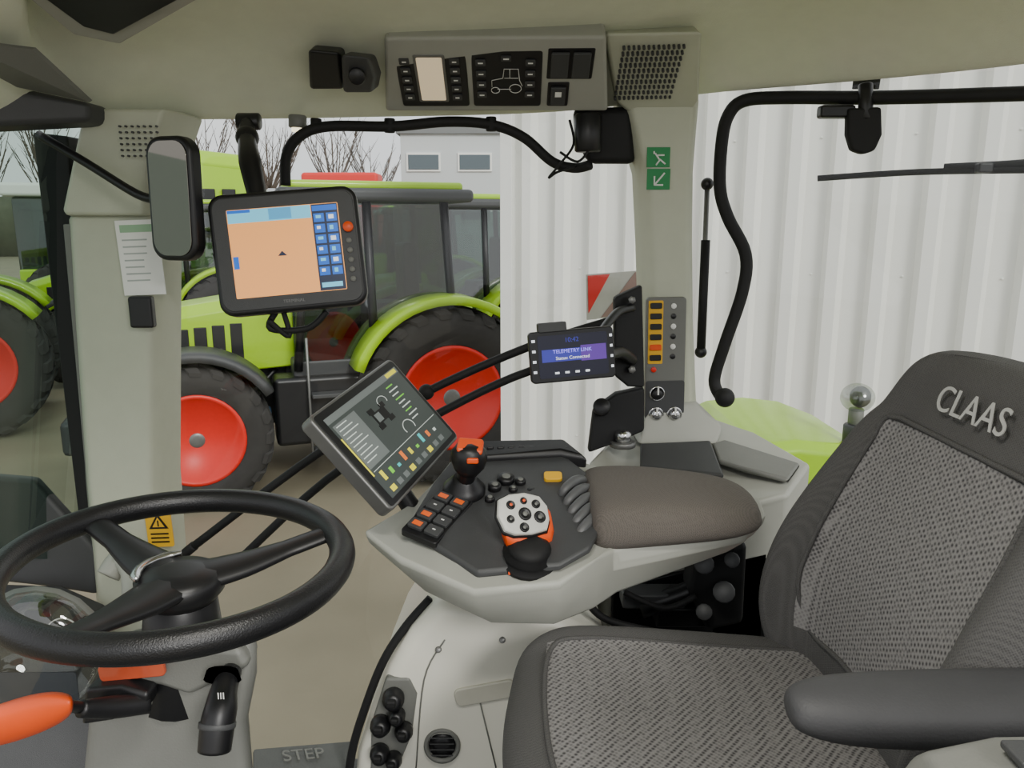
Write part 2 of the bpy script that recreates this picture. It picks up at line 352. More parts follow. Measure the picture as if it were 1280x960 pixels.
# ---- front pillar
begin()
loft('post',[[P(86,y,1.5)+V((dx,0,0)),P(86,y,1.5)+V((dx,.03,0))+V((-.01,.06,0)),P(205+rr,y,1.5)+V((0,.09,0)),P(205+rr,y,1.5)+V((0,.0,0)),P(196+rr,y,1.5)+V((0,-.03,0)),P(100,y,1.5)+V((dx,-.03,0))] for y,dx,rr in ((268,0.0,0),(400,.012,0),(600,.035,0),(760,.06,12),(960,.09,25))],PIL,bevel=.01)
loft('speaker_trim',[[P(a,y,1.5),P(a,y,1.5)+V((0,.09,0)),P(b,y,1.5)+V((0,.09,0)),P(b,y,1.5),P(b-12,y,1.5)+V((0,-.05,0)),P(a+16,y,1.5)+V((0,-.05,0))] for y,a,b in ((140,108,232),(200,95,212),(262,82,207),(270,84,206))],PIL,bevel=.008)
f=Fr(P(150,158,1.44),P(196,158,1.44),P(150,195,1.44))
for i in range(7):
    for j in range(6): cyl('grille_hole',f.p(i/6,j/5,-.002),f.p(i/6,j/5,.0035),.0022,DK,n=6)
end('pillar_front')
begin()
prism('seal',[P(40,165,1.5),P(84,170,1.5),P(124,700,1.5),P(104,700,1.5)],(0,.05,0),RUB,.004)
prism('inner_edge',[P(78,280,1.49),P(90,280,1.49),P(124,700,1.49),P(116,700,1.49)],(0,.05,0),MGR,.003)
prism('lower_bar',[P(-80,590,1.44),P(40,600,1.46),P(122,690,1.49),P(122,745,1.49),P(60,735,1.47),P(-80,720,1.42)],(0,.03,0),DK,.01)
end('windshield_frame')
begin()
f=Fr(P(143,276,1.462),P(196,274,1.462),P(145,370,1.462))
f.box('sheet',0,0,1,1,-.001,.001,WHT,.0003); PRT=mat('print_grey',(170,176,172)); f.box('logo',.1,.06,.9,.16,.001,.0015,mat('print_green',(150,185,150)),0)
for k in range(7): f.box('line',.12,.25+k*.09,.12+.7*random.uniform(.6,1),.27+k*.09,.001,.0015,PRT,0)
box('clip',P(178,390,1.46),(.045,.02,.06),BK,None,.005); end('paper_tag')
begin()
f=Fr(P(180,638,1.462),P(212,637,1.462),P(182,684,1.462)); f.rrect('plate',0,0,1,1,-.003,.001,YEL,.004,.0005)
prism('triangle',[f.p(.5,.1,.0015),f.p(.12,.5,.0015),f.p(.88,.5,.0015)],f.ez*.0008,BK,0); prism('triangle_in',[f.p(.5,.19,.0024),f.p(.26,.45,.0024),f.p(.74,.45,.0024)],f.ez*.0004,YEL,0)
f.box('mark',.47,.27,.53,.43,.0026,.003,BK,0)
for k in range(3): f.box('line',.15,.62+k*.11,.85,.66+k*.11,.001,.002,BK,0)
end('warning_sticker')
# ---- rear pillar (C)
begin()
YP=1.7
loft('post',[[P(a,y,YP),P(a,y,YP)+V((.0,.1,0)),P(b,y,YP)+V((.0,.1,0)),P(b,y,YP),P(b-8,y,YP)+V((0,-.03,0)),P(a+10,y,YP)+V((0,-.03,0))] for y,a,b in ((120,772,874),(165,784,870),(215,798,866),(300,802,865),(400,805,866),(500,812,870),(600,812,874))],PIL,bevel=.01)
prism('speaker_trim',[P(756,42,1.49),P(878,40,1.49),P(874,125,1.66),P(866,140,1.68),P(784,140,1.68),P(771,128,1.66)],(0,.07,.03),PIL,.008,3)
f=Fr(P(780,60,1.515),P(855,58,1.515),P(783,122,1.640))
for i in range(13):
    for j in range(10): cyl('grille_hole',f.p(i/12,j/9,-.004),f.p(i/12,j/9,.0045),.0028,DK,n=6)
end('pillar_rear')
begin()
for (y0,y1) in ((184,209),(211,237)):
    f=Fr(P(809,y0,1.668),P(838,y0,1.668),P(809,y1,1.668)); f.box('plate',0,0,1,1,-.002,.001,SGN,.0004)
    if y0==184:
        for a,b in (((.3,.2),(.3,.35)),((.35,.3),(.55,.65)),((.45,.4),(.75,.4)),((.55,.65),(.4,.9)),((.55,.6),(.8,.85))):
            sweep('figure',[f.p(*a,.002),f.p(*b,.002)],.0018,WHT,n=6)
    else:
        sweep('arrow',[f.p(.75,.2,.002),f.p(.35,.75,.002)],.002,WHT,n=6); sweep('arrow',[f.p(.32,.35,.002),f.p(.32,.78,.002),f.p(.7,.78,.002)],.002,WHT,n=6,smoothpath=False)
end('emergency_exit_sign')
begin()
f=Fr(P(808,372,1.664),P(858,371,1.664),P(810,548,1.664)); f.rrect('plate',0,0,1,1,-.012,.004,MGR,.008)
f.rrect('label_strip',.05,.02,.42,.46,.004,.0055,YEL,.003,.0005)
for k in range(6):
    f.rrect('switch',.09,.035+k*.072,.38,.075+k*.072,.0055,.010,BK if k!=4 else ORG,.003,.001)
    cyl('led',f.p(.68,.06+k*.07,.003),f.p(.68,.06+k*.07,.006),.006,BK if k%2 else WHT,n=10)
cyl('indicator',f.p(.2,.5,.003),f.p(.2,.5,.008),.006,RED,n=12)
f.rrect('dial_plate',.0,.58,1,.98,.004,.006,DK,.006,.001)
for u,v in ((.3,.67),(.28,.82),(.75,.82)):
    lathe('dial_ring',f.p(u,v,.006),f.ez,[(.017,0),(.017,.003),(.014,.004),(.013,.002)],CHR,24); lathe('dial',f.p(u,v,.006),f.ez,[(.012,0),(.011,.012),(.008,.014)],BK if v<.7 else CHR,20)
    f.box('dial_tick',u-.02,v-.06,u+.02,v,.0195,.0205,WHT,0)
f.text('caption','AUX',.55,.945,.008,.0065,WHT)
end('pillar_switch_panel')
# glass panes
begin(); mk('g',[P(205,150,1.60),P(806,140,1.79),P(812,700,1.79),P(700,1100,1.73),P(205,1100,1.60)],[(0,1,2,3,4)],GLS,False); end('window_1')
begin(); mk('g',[P(870,118,1.80),P(1400,76,1.43),P(1400,620,1.43),P(870,620,1.80)],[(0,1,2,3)],GLS,False); end('window_2')
begin(); mk('g',[P(104,160,1.57),P(-300,140,.97),P(-300,690,.97),P(104,700,1.57)],[(0,1,2,3)],glassmat('windshield_glass',(.5,.62,.56,1),.10),False); end('window_3')
# ================================================================ overhead controls
def Yc(py): return 1.475+(py-50)/95*.17
def cove(a,b,c,d): return Fr(P(a,b,Yc(b)),P(c,b,Yc(b)),P(a,d,Yc(d)))
begin()
prism('fascia',[P(480,48,1.462),P(758,46,1.462),P(760,140,1.640),P(482,140,1.635)],(0,.05,.05),GRY,.008,3)
f=cove(491,60,582,130); f.rrect('climate_unit',0,0,1,1,-.01,.006,BK,.006)
f.rrect('display_frame',.26,.06,.70,.9,.006,.008,STL,.004,.001); f.rrect('display',.3,.1,.66,.86,.008,.009,em('lcd_cream',(225,205,170),.5),.003,.0003)
for k in range(5):
    for u in (.13,.83): f.rrect('key',u-.07,.12+k*.16,u+.07,.22+k*.16,.006,.009,DK,.002,.0005); f.box('key_mark',u-.03,.16+k*.16,u+.03,.18+k*.16,.009,.0095,WHT,0)
f=cove(588,60,679,130); f.rrect('light_unit',0,0,1,1,-.01,.006,BK,.006)
for u in (.13,.83):
    for k in range(4): f.rrect('key',u-.07,.14+k*.19,u+.07,.24+k*.19,.006,.009,DK,.002,.0005); f.box('key_mark',u-.035,.18+k*.19,u+.035,.2+k*.19,.009,.0095,WHT,0)
f.box('key',.42,.08,.56,.16,.006,.009,DK,0); f.box('key_mark',.45,.11,.53,.13,.009,.0095,WHT,0)
def ln(*pp): sweep('outline',[f.p(u,v,.0075) for u,v in pp],.0007,WHT,n=4,smoothpath=False)
ln((.28,.62),(.28,.5),(.44,.46),(.46,.3),(.66,.3),(.68,.5),(.72,.6)); ln((.36,.66),(.56,.66)); ln((.46,.46),(.66,.46)); ln((.54,.3),(.54,.46))
for u,v,r in ((.33,.68,.008),(.62,.65,.0115)): sweep('outline_wheel',[f.p(u,v,.0075)+(f.ex*math.cos(a*.524)+f.ey*math.sin(a*.524))*r for a in range(12)],.0007,WHT,n=4,closed=True,k=2)
f=cove(685,57,745,96); f.rrect('switch_unit',0,0,1,1,-.01,.006,BK,.004); f.box('rocker',.08,.1,.46,.9,.006,.012,DK,.002); f.box('rocker',.54,.1,.92,.9,.006,.012,DK,.002)
f=cove(685,100,712,130); f.rrect('switch_unit',0,0,1,1,-.01,.006,BK,.004); f.box('rocker',.15,.15,.85,.85,.006,.012,DK,.002); f.box('mark',.35,.3,.65,.5,.012,.0125,WHT,0)
end('overhead_control_panel')
begin()
prism('lamp_body',[P(384,62,1.44),P(425,66,1.45),P(430,112,1.53),P(386,112,1.53)],(0,.05,.02),BK,.008,3)
prism('lamp_head',[P(425,68,1.42),P(462,72,1.42),P(470,95,1.47),P(466,116,1.50),P(428,116,1.50)],(0,.07,.02),DK,.008,3)
cyl('lens',P(446,94,1.46),P(446,96,1.445),.015,BK)
end('reading_lamp')
begin(); cyl('bezel',P(372,144,1.62),P(372,160,1.62),.018,MGR); cyl('bulb',P(372,159,1.62),P(372,165,1.62),.012,em('lamp_warm',(255,240,200),2)); end('step_light')
# ================================================================ mirror
begin()
f=Fr(P(178,170,1.36),P(236,168,1.33),P(183,325,1.36)); f.rrect('housing',0,0,1,1,-.03,.0,BK,.03,.008); f.rrect('glass',.1,.04,.93,.96,.0,.002,MIR,.026,.0005)
sweep('arm',[P(48,168,1.42),P(110,205,1.40),P(172,243,1.38),f.p(.15,.5,-.015)],.008,BK,n=8)
end('rearview_mirror')
# ================================================================ grab rail + wiper motor
begin()
pp=[(357,232,1.60),(358,195,1.60),(375,170,1.60),(410,158,1.61),(490,158,1.63),(560,152,1.64),(615,156,1.66),(655,172,1.67),(690,202,1.68),(718,210,1.68),(738,206,1.66)]
sweep('rail',[P(*q) for q in pp],.0105,RUB,n=12)
for q in ((395,160,1.61),(487,160,1.63),(614,158,1.66)): cyl('bracket',P(q[0],q[1]+6,q[2]),P(q[0],q[1]-12,q[2]),.011,RUB,n=10)
end('grab_rail')
begin()
loft('housing',[[P(a,y,Y),P(b,y,Y),P(b,y,Y+.06),P(a,y,Y+.06)] for y,a,b,Y in ((134,716,790,1.68),(170,718,792,1.68),(205,735,794,1.69))],RUB,bevel=.015)
cyl('motor',P(735,142,1.66),P(735,190,1.66),.028,BK)
sweep('cable',[P(712,150,1.66),P(717,180,1.65),P(700,205,1.64),P(686,222,1.65),P(697,215,1.66),P(720,208,1.67)],.0028,RUB,n=6)
sweep('cable',[P(738,185,1.64),P(722,202,1.64),P(700,190,1.65)],.0028,RUB,n=6)
end('wiper_motor')
# ================================================================ terminal 1
begin()
f=Fr(P(256,244,1.36),P(444,230,1.40),P(272,398,1.33)); f.rrect('case',0,0,1,1,-.045,0,BK,.026,.008); f.rrect('bezel',.03,.04,.97,.96,0,.003,DK,.02,.002)
f.rrect('screen',.125,.14,.865,.86,.003,.004,em('map_orange',(238,162,90),.85),.002,0)
S1=em('ui_blue',(30,100,200),.7); S2=em('ui_cyan',(110,195,225),.8); S3=em('ui_dark',(35,45,70),.4); S4=em('ui_white',(225,230,235),.8)
f.box('top_bar',.13,.145,.68,.25,.004,.0045,S2,0); f.box('top_bar_left',.13,.145,.28,.17,.0045,.005,S1,0); f.box('status',.40,.15,.55,.24,.0045,.0048,em('ui_cyan2',(80,160,205),.7),0)
f.box('side_bar',.685,.145,.86,.855,.004,.0045,S3,0)
for i in range(2):
    for j in range(6):
        f.box('icon',.695+i*.085,.22+j*.088,.765+i*.085,.29+j*.088,.0045,.005,S1,0); f.box('icon_glyph',.71+i*.085,.235+j*.088,.745+i*.085-.01*(j%2),.26+j*.088+.01*(i),.005,.0053,S4 if (i+j)%2 else S2,0)
f.box('side_head',.69,.155,.855,.2,.0045,.005,S1,0); f.box('footer',.70,.79,.84,.83,.0045,.005,S2,0)
f.box('side_icon',.135,.52,.17,.62,.0045,.005,S1,0)
prism('vehicle_mark',[f.p(.46,.50,.0045),f.p(.43,.54,.0045),f.p(.49,.54,.0045)],f.ez*.0005,S3,0)
f.text('brand_mark','TERMINAL',.5,.915,.008,.0035,STL)
cyl('knob',f.p(.92,.35,.003),f.p(.92,.35,.012),.009,ORG)
for k in range(5): cyl('button',f.p(.915,.46+k*.08,.003),f.p(.915,.46+k*.08,.006),.005,MGR,n=10)
a=f.p(.32,.12,-.05)
cyl('mount_clamp',P(297,152,1.57),P(325,152,1.57),.016,BK); ell('mount_ball',P(309,172,1.53),(.022,.022,.022),BK)
sweep('mount_arm',[P(309,155,1.56),P(309,175,1.52),P(313,205,1.46),a],[.014,.016,.021,.016],BK,n=10); box('mount_plate',a,(.06,.02,.06),BK,f.M,.005)
sweep('cable',[f.p(.35,.98,-.03),f.p(.3,1.12,-.03),f.p(.55,1.15,-.03),f.p(.7,1.02,-.03)],.006,RUB,n=8)
sweep('cable',[f.p(.4,.98,-.03),f.p(.42,1.2,-.03),f.p(.3,1.05,-.02)],.005,RUB,n=8)
end('guidance_terminal')
# ================================================================ small terminal + bracket
begin()
f=Fr(P(660,416,1.38),P(766,407,1.40),P(664,481,1.37)); f.rrect('case',0,0,1,1,-.018,0,BK,.008,.003); f.rrect('screen',.1,.09,.92,.91,0,.001,em('ui_night',(12,13,36),.4),.004,0)
UP=em('ui_purple',(150,140,255),1.1); UB=em('ui_nightblue',(50,52,150),.7)
f.box('glow_band',.14,.36,.60,.60,.001,.0011,UB,0); f.box('glow_band2',.60,.32,.90,.62,.001,.0011,em('ui_violet',(90,50,150),.6),0)
f.text('text1','TELEMETRY LINK',.5,.41,.0095,.0013,UP); f.text('text2','Status: Connected',.5,.54,.0085,.0013,S4)
f.text('clock','10:42',.5,.2,.012,.0013,UB)
for k in range(4): f.box('soft_key',.28+k*.12,.8,.33+k*.12,.84,.001,.0014,S4,0)
for k in range(4): f.box('key',.03,.15+k*.2,.07,.2+k*.2,0,.001,S4,0); f.box('key',.95,.15+k*.2,.98,.2+k*.2,0,.001,S4,0)
f.rrect('top_clip',.12,-.16,.45,.02,-.02,.004,DK,.003,.001)
prism('mount_plate',[P(768,372,1.56),P(803,356,1.60),P(806,485,1.60),P(785,484,1.57),P(768,470,1.55)],(0,.03,0),RUB,.006)
sweep('mount_arm',[f.p(.8,.3,-.02),P(770,392,1.52),P(790,385,1.58)],.009,BK,n=8); sweep('mount_arm',[f.p(.9,.6,-.02),P(775,440,1.50),P(790,450,1.58)],.012,BK,n=8)
for y in (375,462): cyl('bolt',P(790,y,1.575),P(790,y,1.56),.008,STL,n=6)
prism('lower_plate',[P(742,512,1.55),P(770,492,1.58),P(806,484,1.62),P(806,540,1.62),P(775,552,1.58),P(735,568,1.55)],(0,.03,0),RUB,.008); cyl('lower_boss',P(752,508,1.54),P(752,510,1.57),.018,BK)
end('data_terminal')
begin()
sweep('upper_rod',[P(765,400,1.55),P(660,434,1.52),P(533,490,1.50),P(400,565,1.48),P(243,682,1.46)],.0085,RUB,n=10); sweep('lower_rod',[P(770,445,1.55),P(662,464,1.52),P(535,524,1.50),P(408,600,1.48),P(258,740,1.46)],.0085,RUB,n=10)
for a,b in (((533,490),(528,496)),((535,524),(542,520))): ell('joint',P(a[0],a[1],1.5),(.016,.016,.016),RUB)
cyl('end_fitting',P(243,682,1.46),P(215,705,1.49),.01,RUB); cyl('end_fitting',P(258,740,1.46),P(225,775,1.49),.01,RUB)
end('window_guard_rods')
# ================================================================ rear window frame, strut, wiper
begin()
pp=[(1400,112,1.40),(1280,117,1.47),(1100,122,1.60),(980,122,1.68),(930,126,1.71),(910,145,1.72),(902,180,1.72),(900,235,1.72),(910,272,1.71),(932,318,1.70),(928,365,1.70),(906,430,1.71),(893,475,1.72),(902,498,1.70)]
sweep('tube',[P(*q) for q in pp],.0135,RUB,n=12); ell('end_ball',P(906,497,1.68),(.022,.022,.022),RUB)
prism('latch_plate',[P(1060,135,1.60),P(1103,133,1.58),P(1104,168,1.58),P(1095,188,1.585),P(1080,193,1.59),P(1065,188,1.595),P(1059,168,1.60)],(0,.02,0),RUB,.006); 
cyl('latch_pin',P(1082,105,1.61),P(1082,150,1.60),.014,BK); box('latch_block',P(1045,140,1.62),(.07,.03,.025),BK,None,.006)
cyl('hinge',P(1066,104,1.66),P(1100,104,1.64),.012,RUB)
end('rear_window_frame')
begin(); sweep('rod',[P(884,232,1.76),P(876,440,1.76)],.006,STL,n=10); sweep('cylinder',[P(882,300,1.76),P(876,440,1.76)],.0105,RUB,n=10); ell('socket',P(884,230,1.76),(.014,.014,.014),BK); ell('socket',P(876,440,1.76),(.014,.014,.014),BK); end('gas_strut')
begin(); sweep('arm',[P(1330,202,1.52),P(1250,206,1.60),P(1180,208,1.66)],[.011,.008,.006],RUB,n=8); sweep('blade',[P(1320,212,1.53),P(1150,215,1.70),P(1022,223,1.80)],.005,RUB,rv=.008,n=8); box('clip',P(1230,210,1.61),(.03,.02,.02),BK); end('window_wiper')
# outside things of own machine
begin()
rings=[]
for px,py,Y in ((860,590,2.0),(890,560,2.02),(930,541,2.04),(980,536,2.06),(1030,541,2.08),(1080,560,2.1),(1130,600,2.08)):
    c=P(px,py,Y); rings.append([c+V((0,-.12,-.03)),c+V((0,-.1,-.003)),c+V((0,0,0)),c+V((0,.4,0)),c+V((0,.44,-.03)),c+V((0,.44,-.09)),c+V((0,-.12,-.12))])
loft('shell',rings,GRN,bevel=.008)
wheel((.85,2.28,.95),.95,.5,.52,22,'rear'); end('rear_mudguard')
begin(); c=P(1072,497,2.05); ell('bulb_cover',c,(.045,.045,.04),LENS); ell('reflector',c+V((.012,.01,0)),(.028,.028,.03),STL); cyl('neck',c+V((.0,0,-.03)),c+V((.0,0,-.075)),.02,MGR); cyl('foot',c+V((.0,0,-.075)),c+V((0,0,-.13)),.03,DK); end('work_light')
begin(); f=Fr(P(733,343,2.15),P(800,338,2.25),P(735,400,2.15)); f.box('plate',0,0,1.2,1,-.004,0,mat('plate_grey',(190,186,180)),.001)
prism('red_stripe',[f.p(0.02,.03,.001),f.p(.42,.03,.001),f.p(0.02,.85,.001)],f.ez*.001,RED,0)
prism('red_stripe2',[f.p(.9,.03,.001),f.p(1.19,.03,.001),f.p(1.19,.3,.001),f.p(.6,.97,.001),f.p(.25,.97,.001)],f.ez*.001,mat('plate_dull_red',(150,120,112)),0)  # second stripe in a duller, brownish red
sweep('bracket',[f.p(1,.5,-.01),P(832,385,1.79)],.012,STL,n=8); end('marker_board')
# ================================================================ side console under rear pillar
begin()
top=[P(735,575,1.50),P(762,548,1.66),P(812,535,1.76),P(875,515,1.78),P(945,540,1.68),P(1014,578,1.5),P(985,618,1.42),P(900,640,1.42),P(760,640,1.44)]
loft('shell',[[V((p.x,p.y,p.z-.35)) for p in top],[V((p.x,p.y,p.z-.015)) for p in top],[V((p.x*.99+.004,p.y-.004,p.z)) for p in top]],GRY,bevel=.01)
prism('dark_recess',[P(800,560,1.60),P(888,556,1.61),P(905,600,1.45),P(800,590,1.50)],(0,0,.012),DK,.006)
prism('storage_lid',[P(890,560,1.60),P(905,555,1.62),P(1000,585,1.50),P(985,606,1.44),P(930,590,1.47),P(898,582,1.52)],(0,0,.012),MGR,.006)
prism('pillar_foot',[P(800,530,1.66),P(815,505,1.66),P(872,503,1.66),P(905,535,1.66),P(900,556,1.62),P(795,556,1.62)],(0,.1,0),GRY,.012,3)
c=P(778,558,1.58); cyl('knob_base',c,c+V((0,0,.012)),.028,STL); lathe('knob',c+V((0,0,.01)),(0,0,1),[(.018,0),(.018,.02),(.012,.026),(.002,.027)],CHR,20)
end('side_console')
# ================================================================ armrest console
begin()
T=[(452,662,1.20),(498,700,1.15),(592,742,1.09),(700,730,1.09),(748,694,1.13),(768,684,1.17),(940,664,1.20),(958,640,1.24),(952,622,1.36),(770,588,1.42),(705,568,1.45),(562,574,1.42),(520,632,1.34)]
Bm=[(472,688,1.24),(535,742,1.19),(615,780,1.14),(692,782,1.14),(742,762,1.17),(772,742,1.19),(905,692,1.23),(938,672,1.27),(925,650,1.36),(770,640,1.42),(705,640,1.42),(575,650,1.40),(525,672,1.33)]
t=[P(*q) for q in T]; b=[P(*q) for q in Bm]
mid=[p.lerp(q,.35)+V((0,-.012,0)) for p,q in zip(t,b)]; cb=sum(b,V((0,0,0)))/13
loft('shell',[[q.lerp(cb,.35)+V((0,0,-.01)) for q in b],b,mid,t],GRY,bevel=.012,seg=4)
D=[(508,664,1.20),(596,722,1.11),(700,712,1.11),(738,690,1.14),(757,650,1.22),(738,600,1.38),(700,570,1.44),(566,578,1.42),(540,612,1.34)]
prism('deck',[P(*q)+V((0,0,-.004)) for q in D],(0,0,.014),DK,.006,3)
prism('deck_rim',[P(*q)+V((0,0,.0)) for q in [(560,590,1.42),(570,568,1.45),(705,565,1.47),(735,590,1.42),(700,584,1.42),(580,590,1.40)]],(0,0,.03),BK,.008,3)
for k in range(9):
    c=P(600+k*13,573,1.45); box('rim_rib',c+V((0,0,.022)),(.014,.03,.012),BK,None,.003)
def deck(px,py): # point on the (tilted) deck plane
    o=P(596,722,1.11)+V((0,0,.01)); a=P(700,570,1.44)+V((0,0,.01)); c=P(508,664,1.20)+V((0,0,.01)); nn=(a-o).cross(c-o)
    cam=V((0,0,CZ)); dr=P(px,py,1)-cam; return cam+dr*((o-cam).dot(nn)/dr.dot(nn)), (nn if nn.z>0 else -nn).normalized()
DN=deck(600,650)[1]
def dframe(a,b,c): return Fr(deck(*a)[0],deck(*b)[0],deck(*c)[0])
f=dframe((548,616),(590,632),(520,670)); f.rrect('switch_block',0,-.05,1,1.05,-.006,.006,BK,.006)
OLG=em('switch_orange',(225,95,30),.2)
for i in range(2):
    for j in range(4):
        f.rrect('rocker',.08+i*.46,.04+j*.24,.48+i*.46,.23+j*.24,.006,.012,DK,.003,.001)
        if (i,j) in ((0,0),(1,0),(0,2),(0,3)): f.box('rocker_mark',.16+i*.46,.09+j*.24,.40+i*.46,.18+j*.24,.012,.0128,OLG,0)
        else: f.box('rocker_mark',.24+i*.46,.12+j*.24,.32+i*.46,.14+j*.24,.012,.0125,WHT,0)
# ball-top joystick
c=deck(580,614)[0]; lathe('boot',c,DN,[(.038,0),(.038,.008),(.032,.014),(.028,.02),(.022,.028),(.018,.034)],BK,24)
tp=P(586,572,1.26)
sweep('joystick_stem',[c,c.lerp(tp,.5),tp],[.015,.016,.019],BK,n=14); 
loft('joystick_grip',[[tp+V((math.cos(a*.524)*r,math.sin(a*.524)*r*.9,z)) for a in range(12)] for r,z in ((.014,-.032),(.026,-.02),(.032,-.002),(.030,.014),(.022,.022),(.008,.026))],BK)
prism('joystick_cap',[tp+V((-.020,-.020,.014)),tp+V((.024,-.020,.008)),tp+V((.026,.010,.022)),tp+V((-.018,.010,.026))],(0,0,.009),ORG,.005)
box('joystick_button',tp+V((.008,-.028,.003)),(.02,.008,.010),ORG,None,.003)
for px,py,r in ((618,612,.012),(632,602,.016),(612,628,.009),(650,606,.010),(641,616,.008)):
    c=deck(px,py)[0]; lathe('dial',c,DN,[(r,0),(r,.01),(r*.8,.013),(r*.3,.0135)],BK,16); lathe('dial_cap',c+DN*.0125,DN,[(r*.5,0),(r*.5,.001),(r*.2,.0012)],MGR,12)
c=deck(690,603)[0]; f=Fr(c+V((-.015,.01,.012)),c+V((.018,.01,.012)),c+V((-.015,-.012,.004))); f.rrect('yellow_knob',0,0,1,1,-.006,.008,YEL,.006,.002); f.rrect('knob_base',-.5,-.4,1.6,1.6,-.016,-.006,BK,.006)
for dx,dy in ((0,0),(18,-4),(38,6),(22,10)):
    q=deck(664+dx,616+dy)[0]; cyl('key',q,q+DN*.008,.008,BK,n=12)
# multifunction lever
base=deck(660,700)[0]
lathe('lever_gaiter',base,DN,[(.047,0),(.047,.006),(.038,.012),(.042,.016),(.032,.022),(.035,.026),(.026,.032),(.02,.036)],RUB,24)
box('gate_light',deck(655,718)[0]+DN*.004,(.05,.008,.005),ORG,None,.001); box('gate_light',deck(694,708)[0]+DN*.004,(.03,.008,.005),ORG,None,.001)
fl=Fr(P(616,620,1.165),P(678,616,1.20),P(624,672,1.12))
n0=fl.ez
outl=[(.06,.1),(.3,-.02),(.62,-.04),(.92,.08),(1.04,.35),(1.02,.7),(.92,.95),(.6,1.02),(.25,1.0),(.06,.88),(-.02,.5)]
def oring(z,s,du=0,dv=0): return [fl.p(.52+(u-.52)*s+du,.5+(v-.5)*s+dv,z) for u,v in outl]
loft('lever_underside',[oring(-.058,.45,.14,.62),oring(-.048,.66,.14,.50),oring(-.036,.80,.14,.42)],BK)
loft('lever_body',[oring(-.038,.82,.14,.44),oring(-.028,.92,.13,.34),oring(-.014,1.0,.11,.20),oring(-.006,.98,.07,.10)],ORG)
loft('lever_head',[oring(-.010,.98,.02,.03),oring(-.006,1.03,.01,.01),oring(-.002,1.0)],BK)
loft('lever_face',[oring(-.002,.97),oring(.003,.95),oring(.005,.88)],mat('lever_grey',(205,205,198),.35),bevel=.001)
for u,v,r in ((.28,.28,.0075),(.55,.20,.006),(.78,.30,.0075),(.22,.62,.0065),(.52,.52,.011),(.80,.62,.010),(.45,.84,.008)):
    c=fl.p(u,v,.004); lathe('button',c,n0,[(r,0),(r,.003),(r*.75,.004),(r*.6,.0025)],BK,16); lathe('button_center',c+n0*.0025,n0,[(r*.4,0),(r*.35,.001)],MGR,10)
for u,v in ((.28,.28),(.55,.2)): cyl('button_mark',fl.p(u,v,.006),fl.p(u,v,.0085),.0025,ORG,n=10)
hd=fl.p(.68,1.10,-.055)
sweep('lever_neck',[base+DN*.02,base.lerp(hd,.6),hd],[.02,.021,.022],BK,n=14)
# spool levers (paddles in a row, each standing proud of its slot)
for k in range(5):
    a=deck(722-k*5,678-k*13)[0]; q=deck(757-k*7,648-k*10)[0]; dv_=(q-a)
    sweep('spool_slot',[a+DN*.001,q+DN*.001],.0045,RUB,n=6)
    sweep('spool_lever',[a,a+dv_*.04+DN*.020,a+dv_*.45+DN*.028,a+dv_*.9+DN*.018,a+dv_*.98],[.007,.0085,.0095,.0085,.006],mat('paddle_grey',(84,85,86),.45),n=10)
# armrest pad
loft('arm_pad',[[R(x,y0,z0),R(x,y0-.008,(z0+z1)/2),R(x,y0+.004,z1-.012),R(x,y0+.02,z1),R(x,(y0+y1)/2,z1+.006),R(x,y1-.02,z1),R(x,y1,z1-.015),R(x,y1,z0)] for x,y0,y1,z0,z1 in ((.130,1.20,1.41,-.53,-.475),(.136,1.18,1.42,-.54,-.456),(.16,1.165,1.425,-.545,-.446),(.25,1.165,1.415,-.53,-.444),(.36,1.17,1.39,-.52,-.450),(.405,1.19,1.37,-.51,-.458),(.425,1.22,1.34,-.50,-.47))],knit('armrest_fabric',(104,98,92),(82,77,72),420),sub=2)
end('armrest_console')
# linkage under the armrest
begin()
sweep('bracket',[P(900,690,1.35),P(880,730,1.35),P(800,760,1.35)],.02,BK,n=10); prism('pivot_plate',[P(870,690,1.32),P(935,680,1.32),P(930,780,1.32),P(885,790,1.32),P(860,740,1.32)],(0,.06,0),RUB,.01)
for px,py,r in ((880,705,.018),(915,700,.014),(905,740,.02),(880,765,.015)): cyl('bolt',P(px,py,1.31),P(px,py,1.28),r,DK,n=12)
sweep('cable',[P(735,755,1.30),P(760,775,1.28),P(820,790,1.27),P(890,800,1.27)],.007,RUB,n=8); sweep('cable',[P(780,740,1.32),P(830,760,1.30),P(870,745,1.30)],.006,RUB,n=8)
box('valve_block',P(815,745,1.36),(.12,.05,.03),DK,None,.005); box('valve_block',P(850,765,1.36),(.10,.05,.04),BK,None,.005)
prism('shroud',[P(765,735,1.42),P(960,690,1.42),P(960,860,1.42),P(765,860,1.42)],(0,.02,0),BK,.004)
end('armrest_linkage')
# ================================================================ touch terminal
begin()
f=Fr(P(385,522,1.16),P(488,447,1.42),P(468,664,1.09))
f.rrect('housing',0,0,1,1,-.028,0,STL,.012,.004); f.rrect('glass_front',.02,.025,.98,.975,0,.0015,BK,.008,.0005)
f.rrect('screen',.07,.09,.95,.93,.0015,.002,em('ui_charcoal',(62,68,66),.5),.002,0)
UG=em('ui_green',(110,190,60),.7); UY=em('ui_yellow',(215,205,50),.7); UT=em('ui_teal',(70,180,180),.7); UO=em('ui_orange',(220,115,50),.7); UL=em('ui_light',(185,192,186),.7); UM=em('ui_midgrey',(100,106,104),.6)
f.box('head',.07,.09,.95,.15,.002,.0023,UM,0); f.box('logo',.80,.10,.93,.14,.0023,.0026,UY,0)
f.box('left_panel',.09,.18,.33,.64,.002,.0022,UM,0)
for k in range(10): f.box('row',.11,.2+k*.042,.22+.03*((k*7)%3),.209+k*.042,.0022,.0025,UL,0)
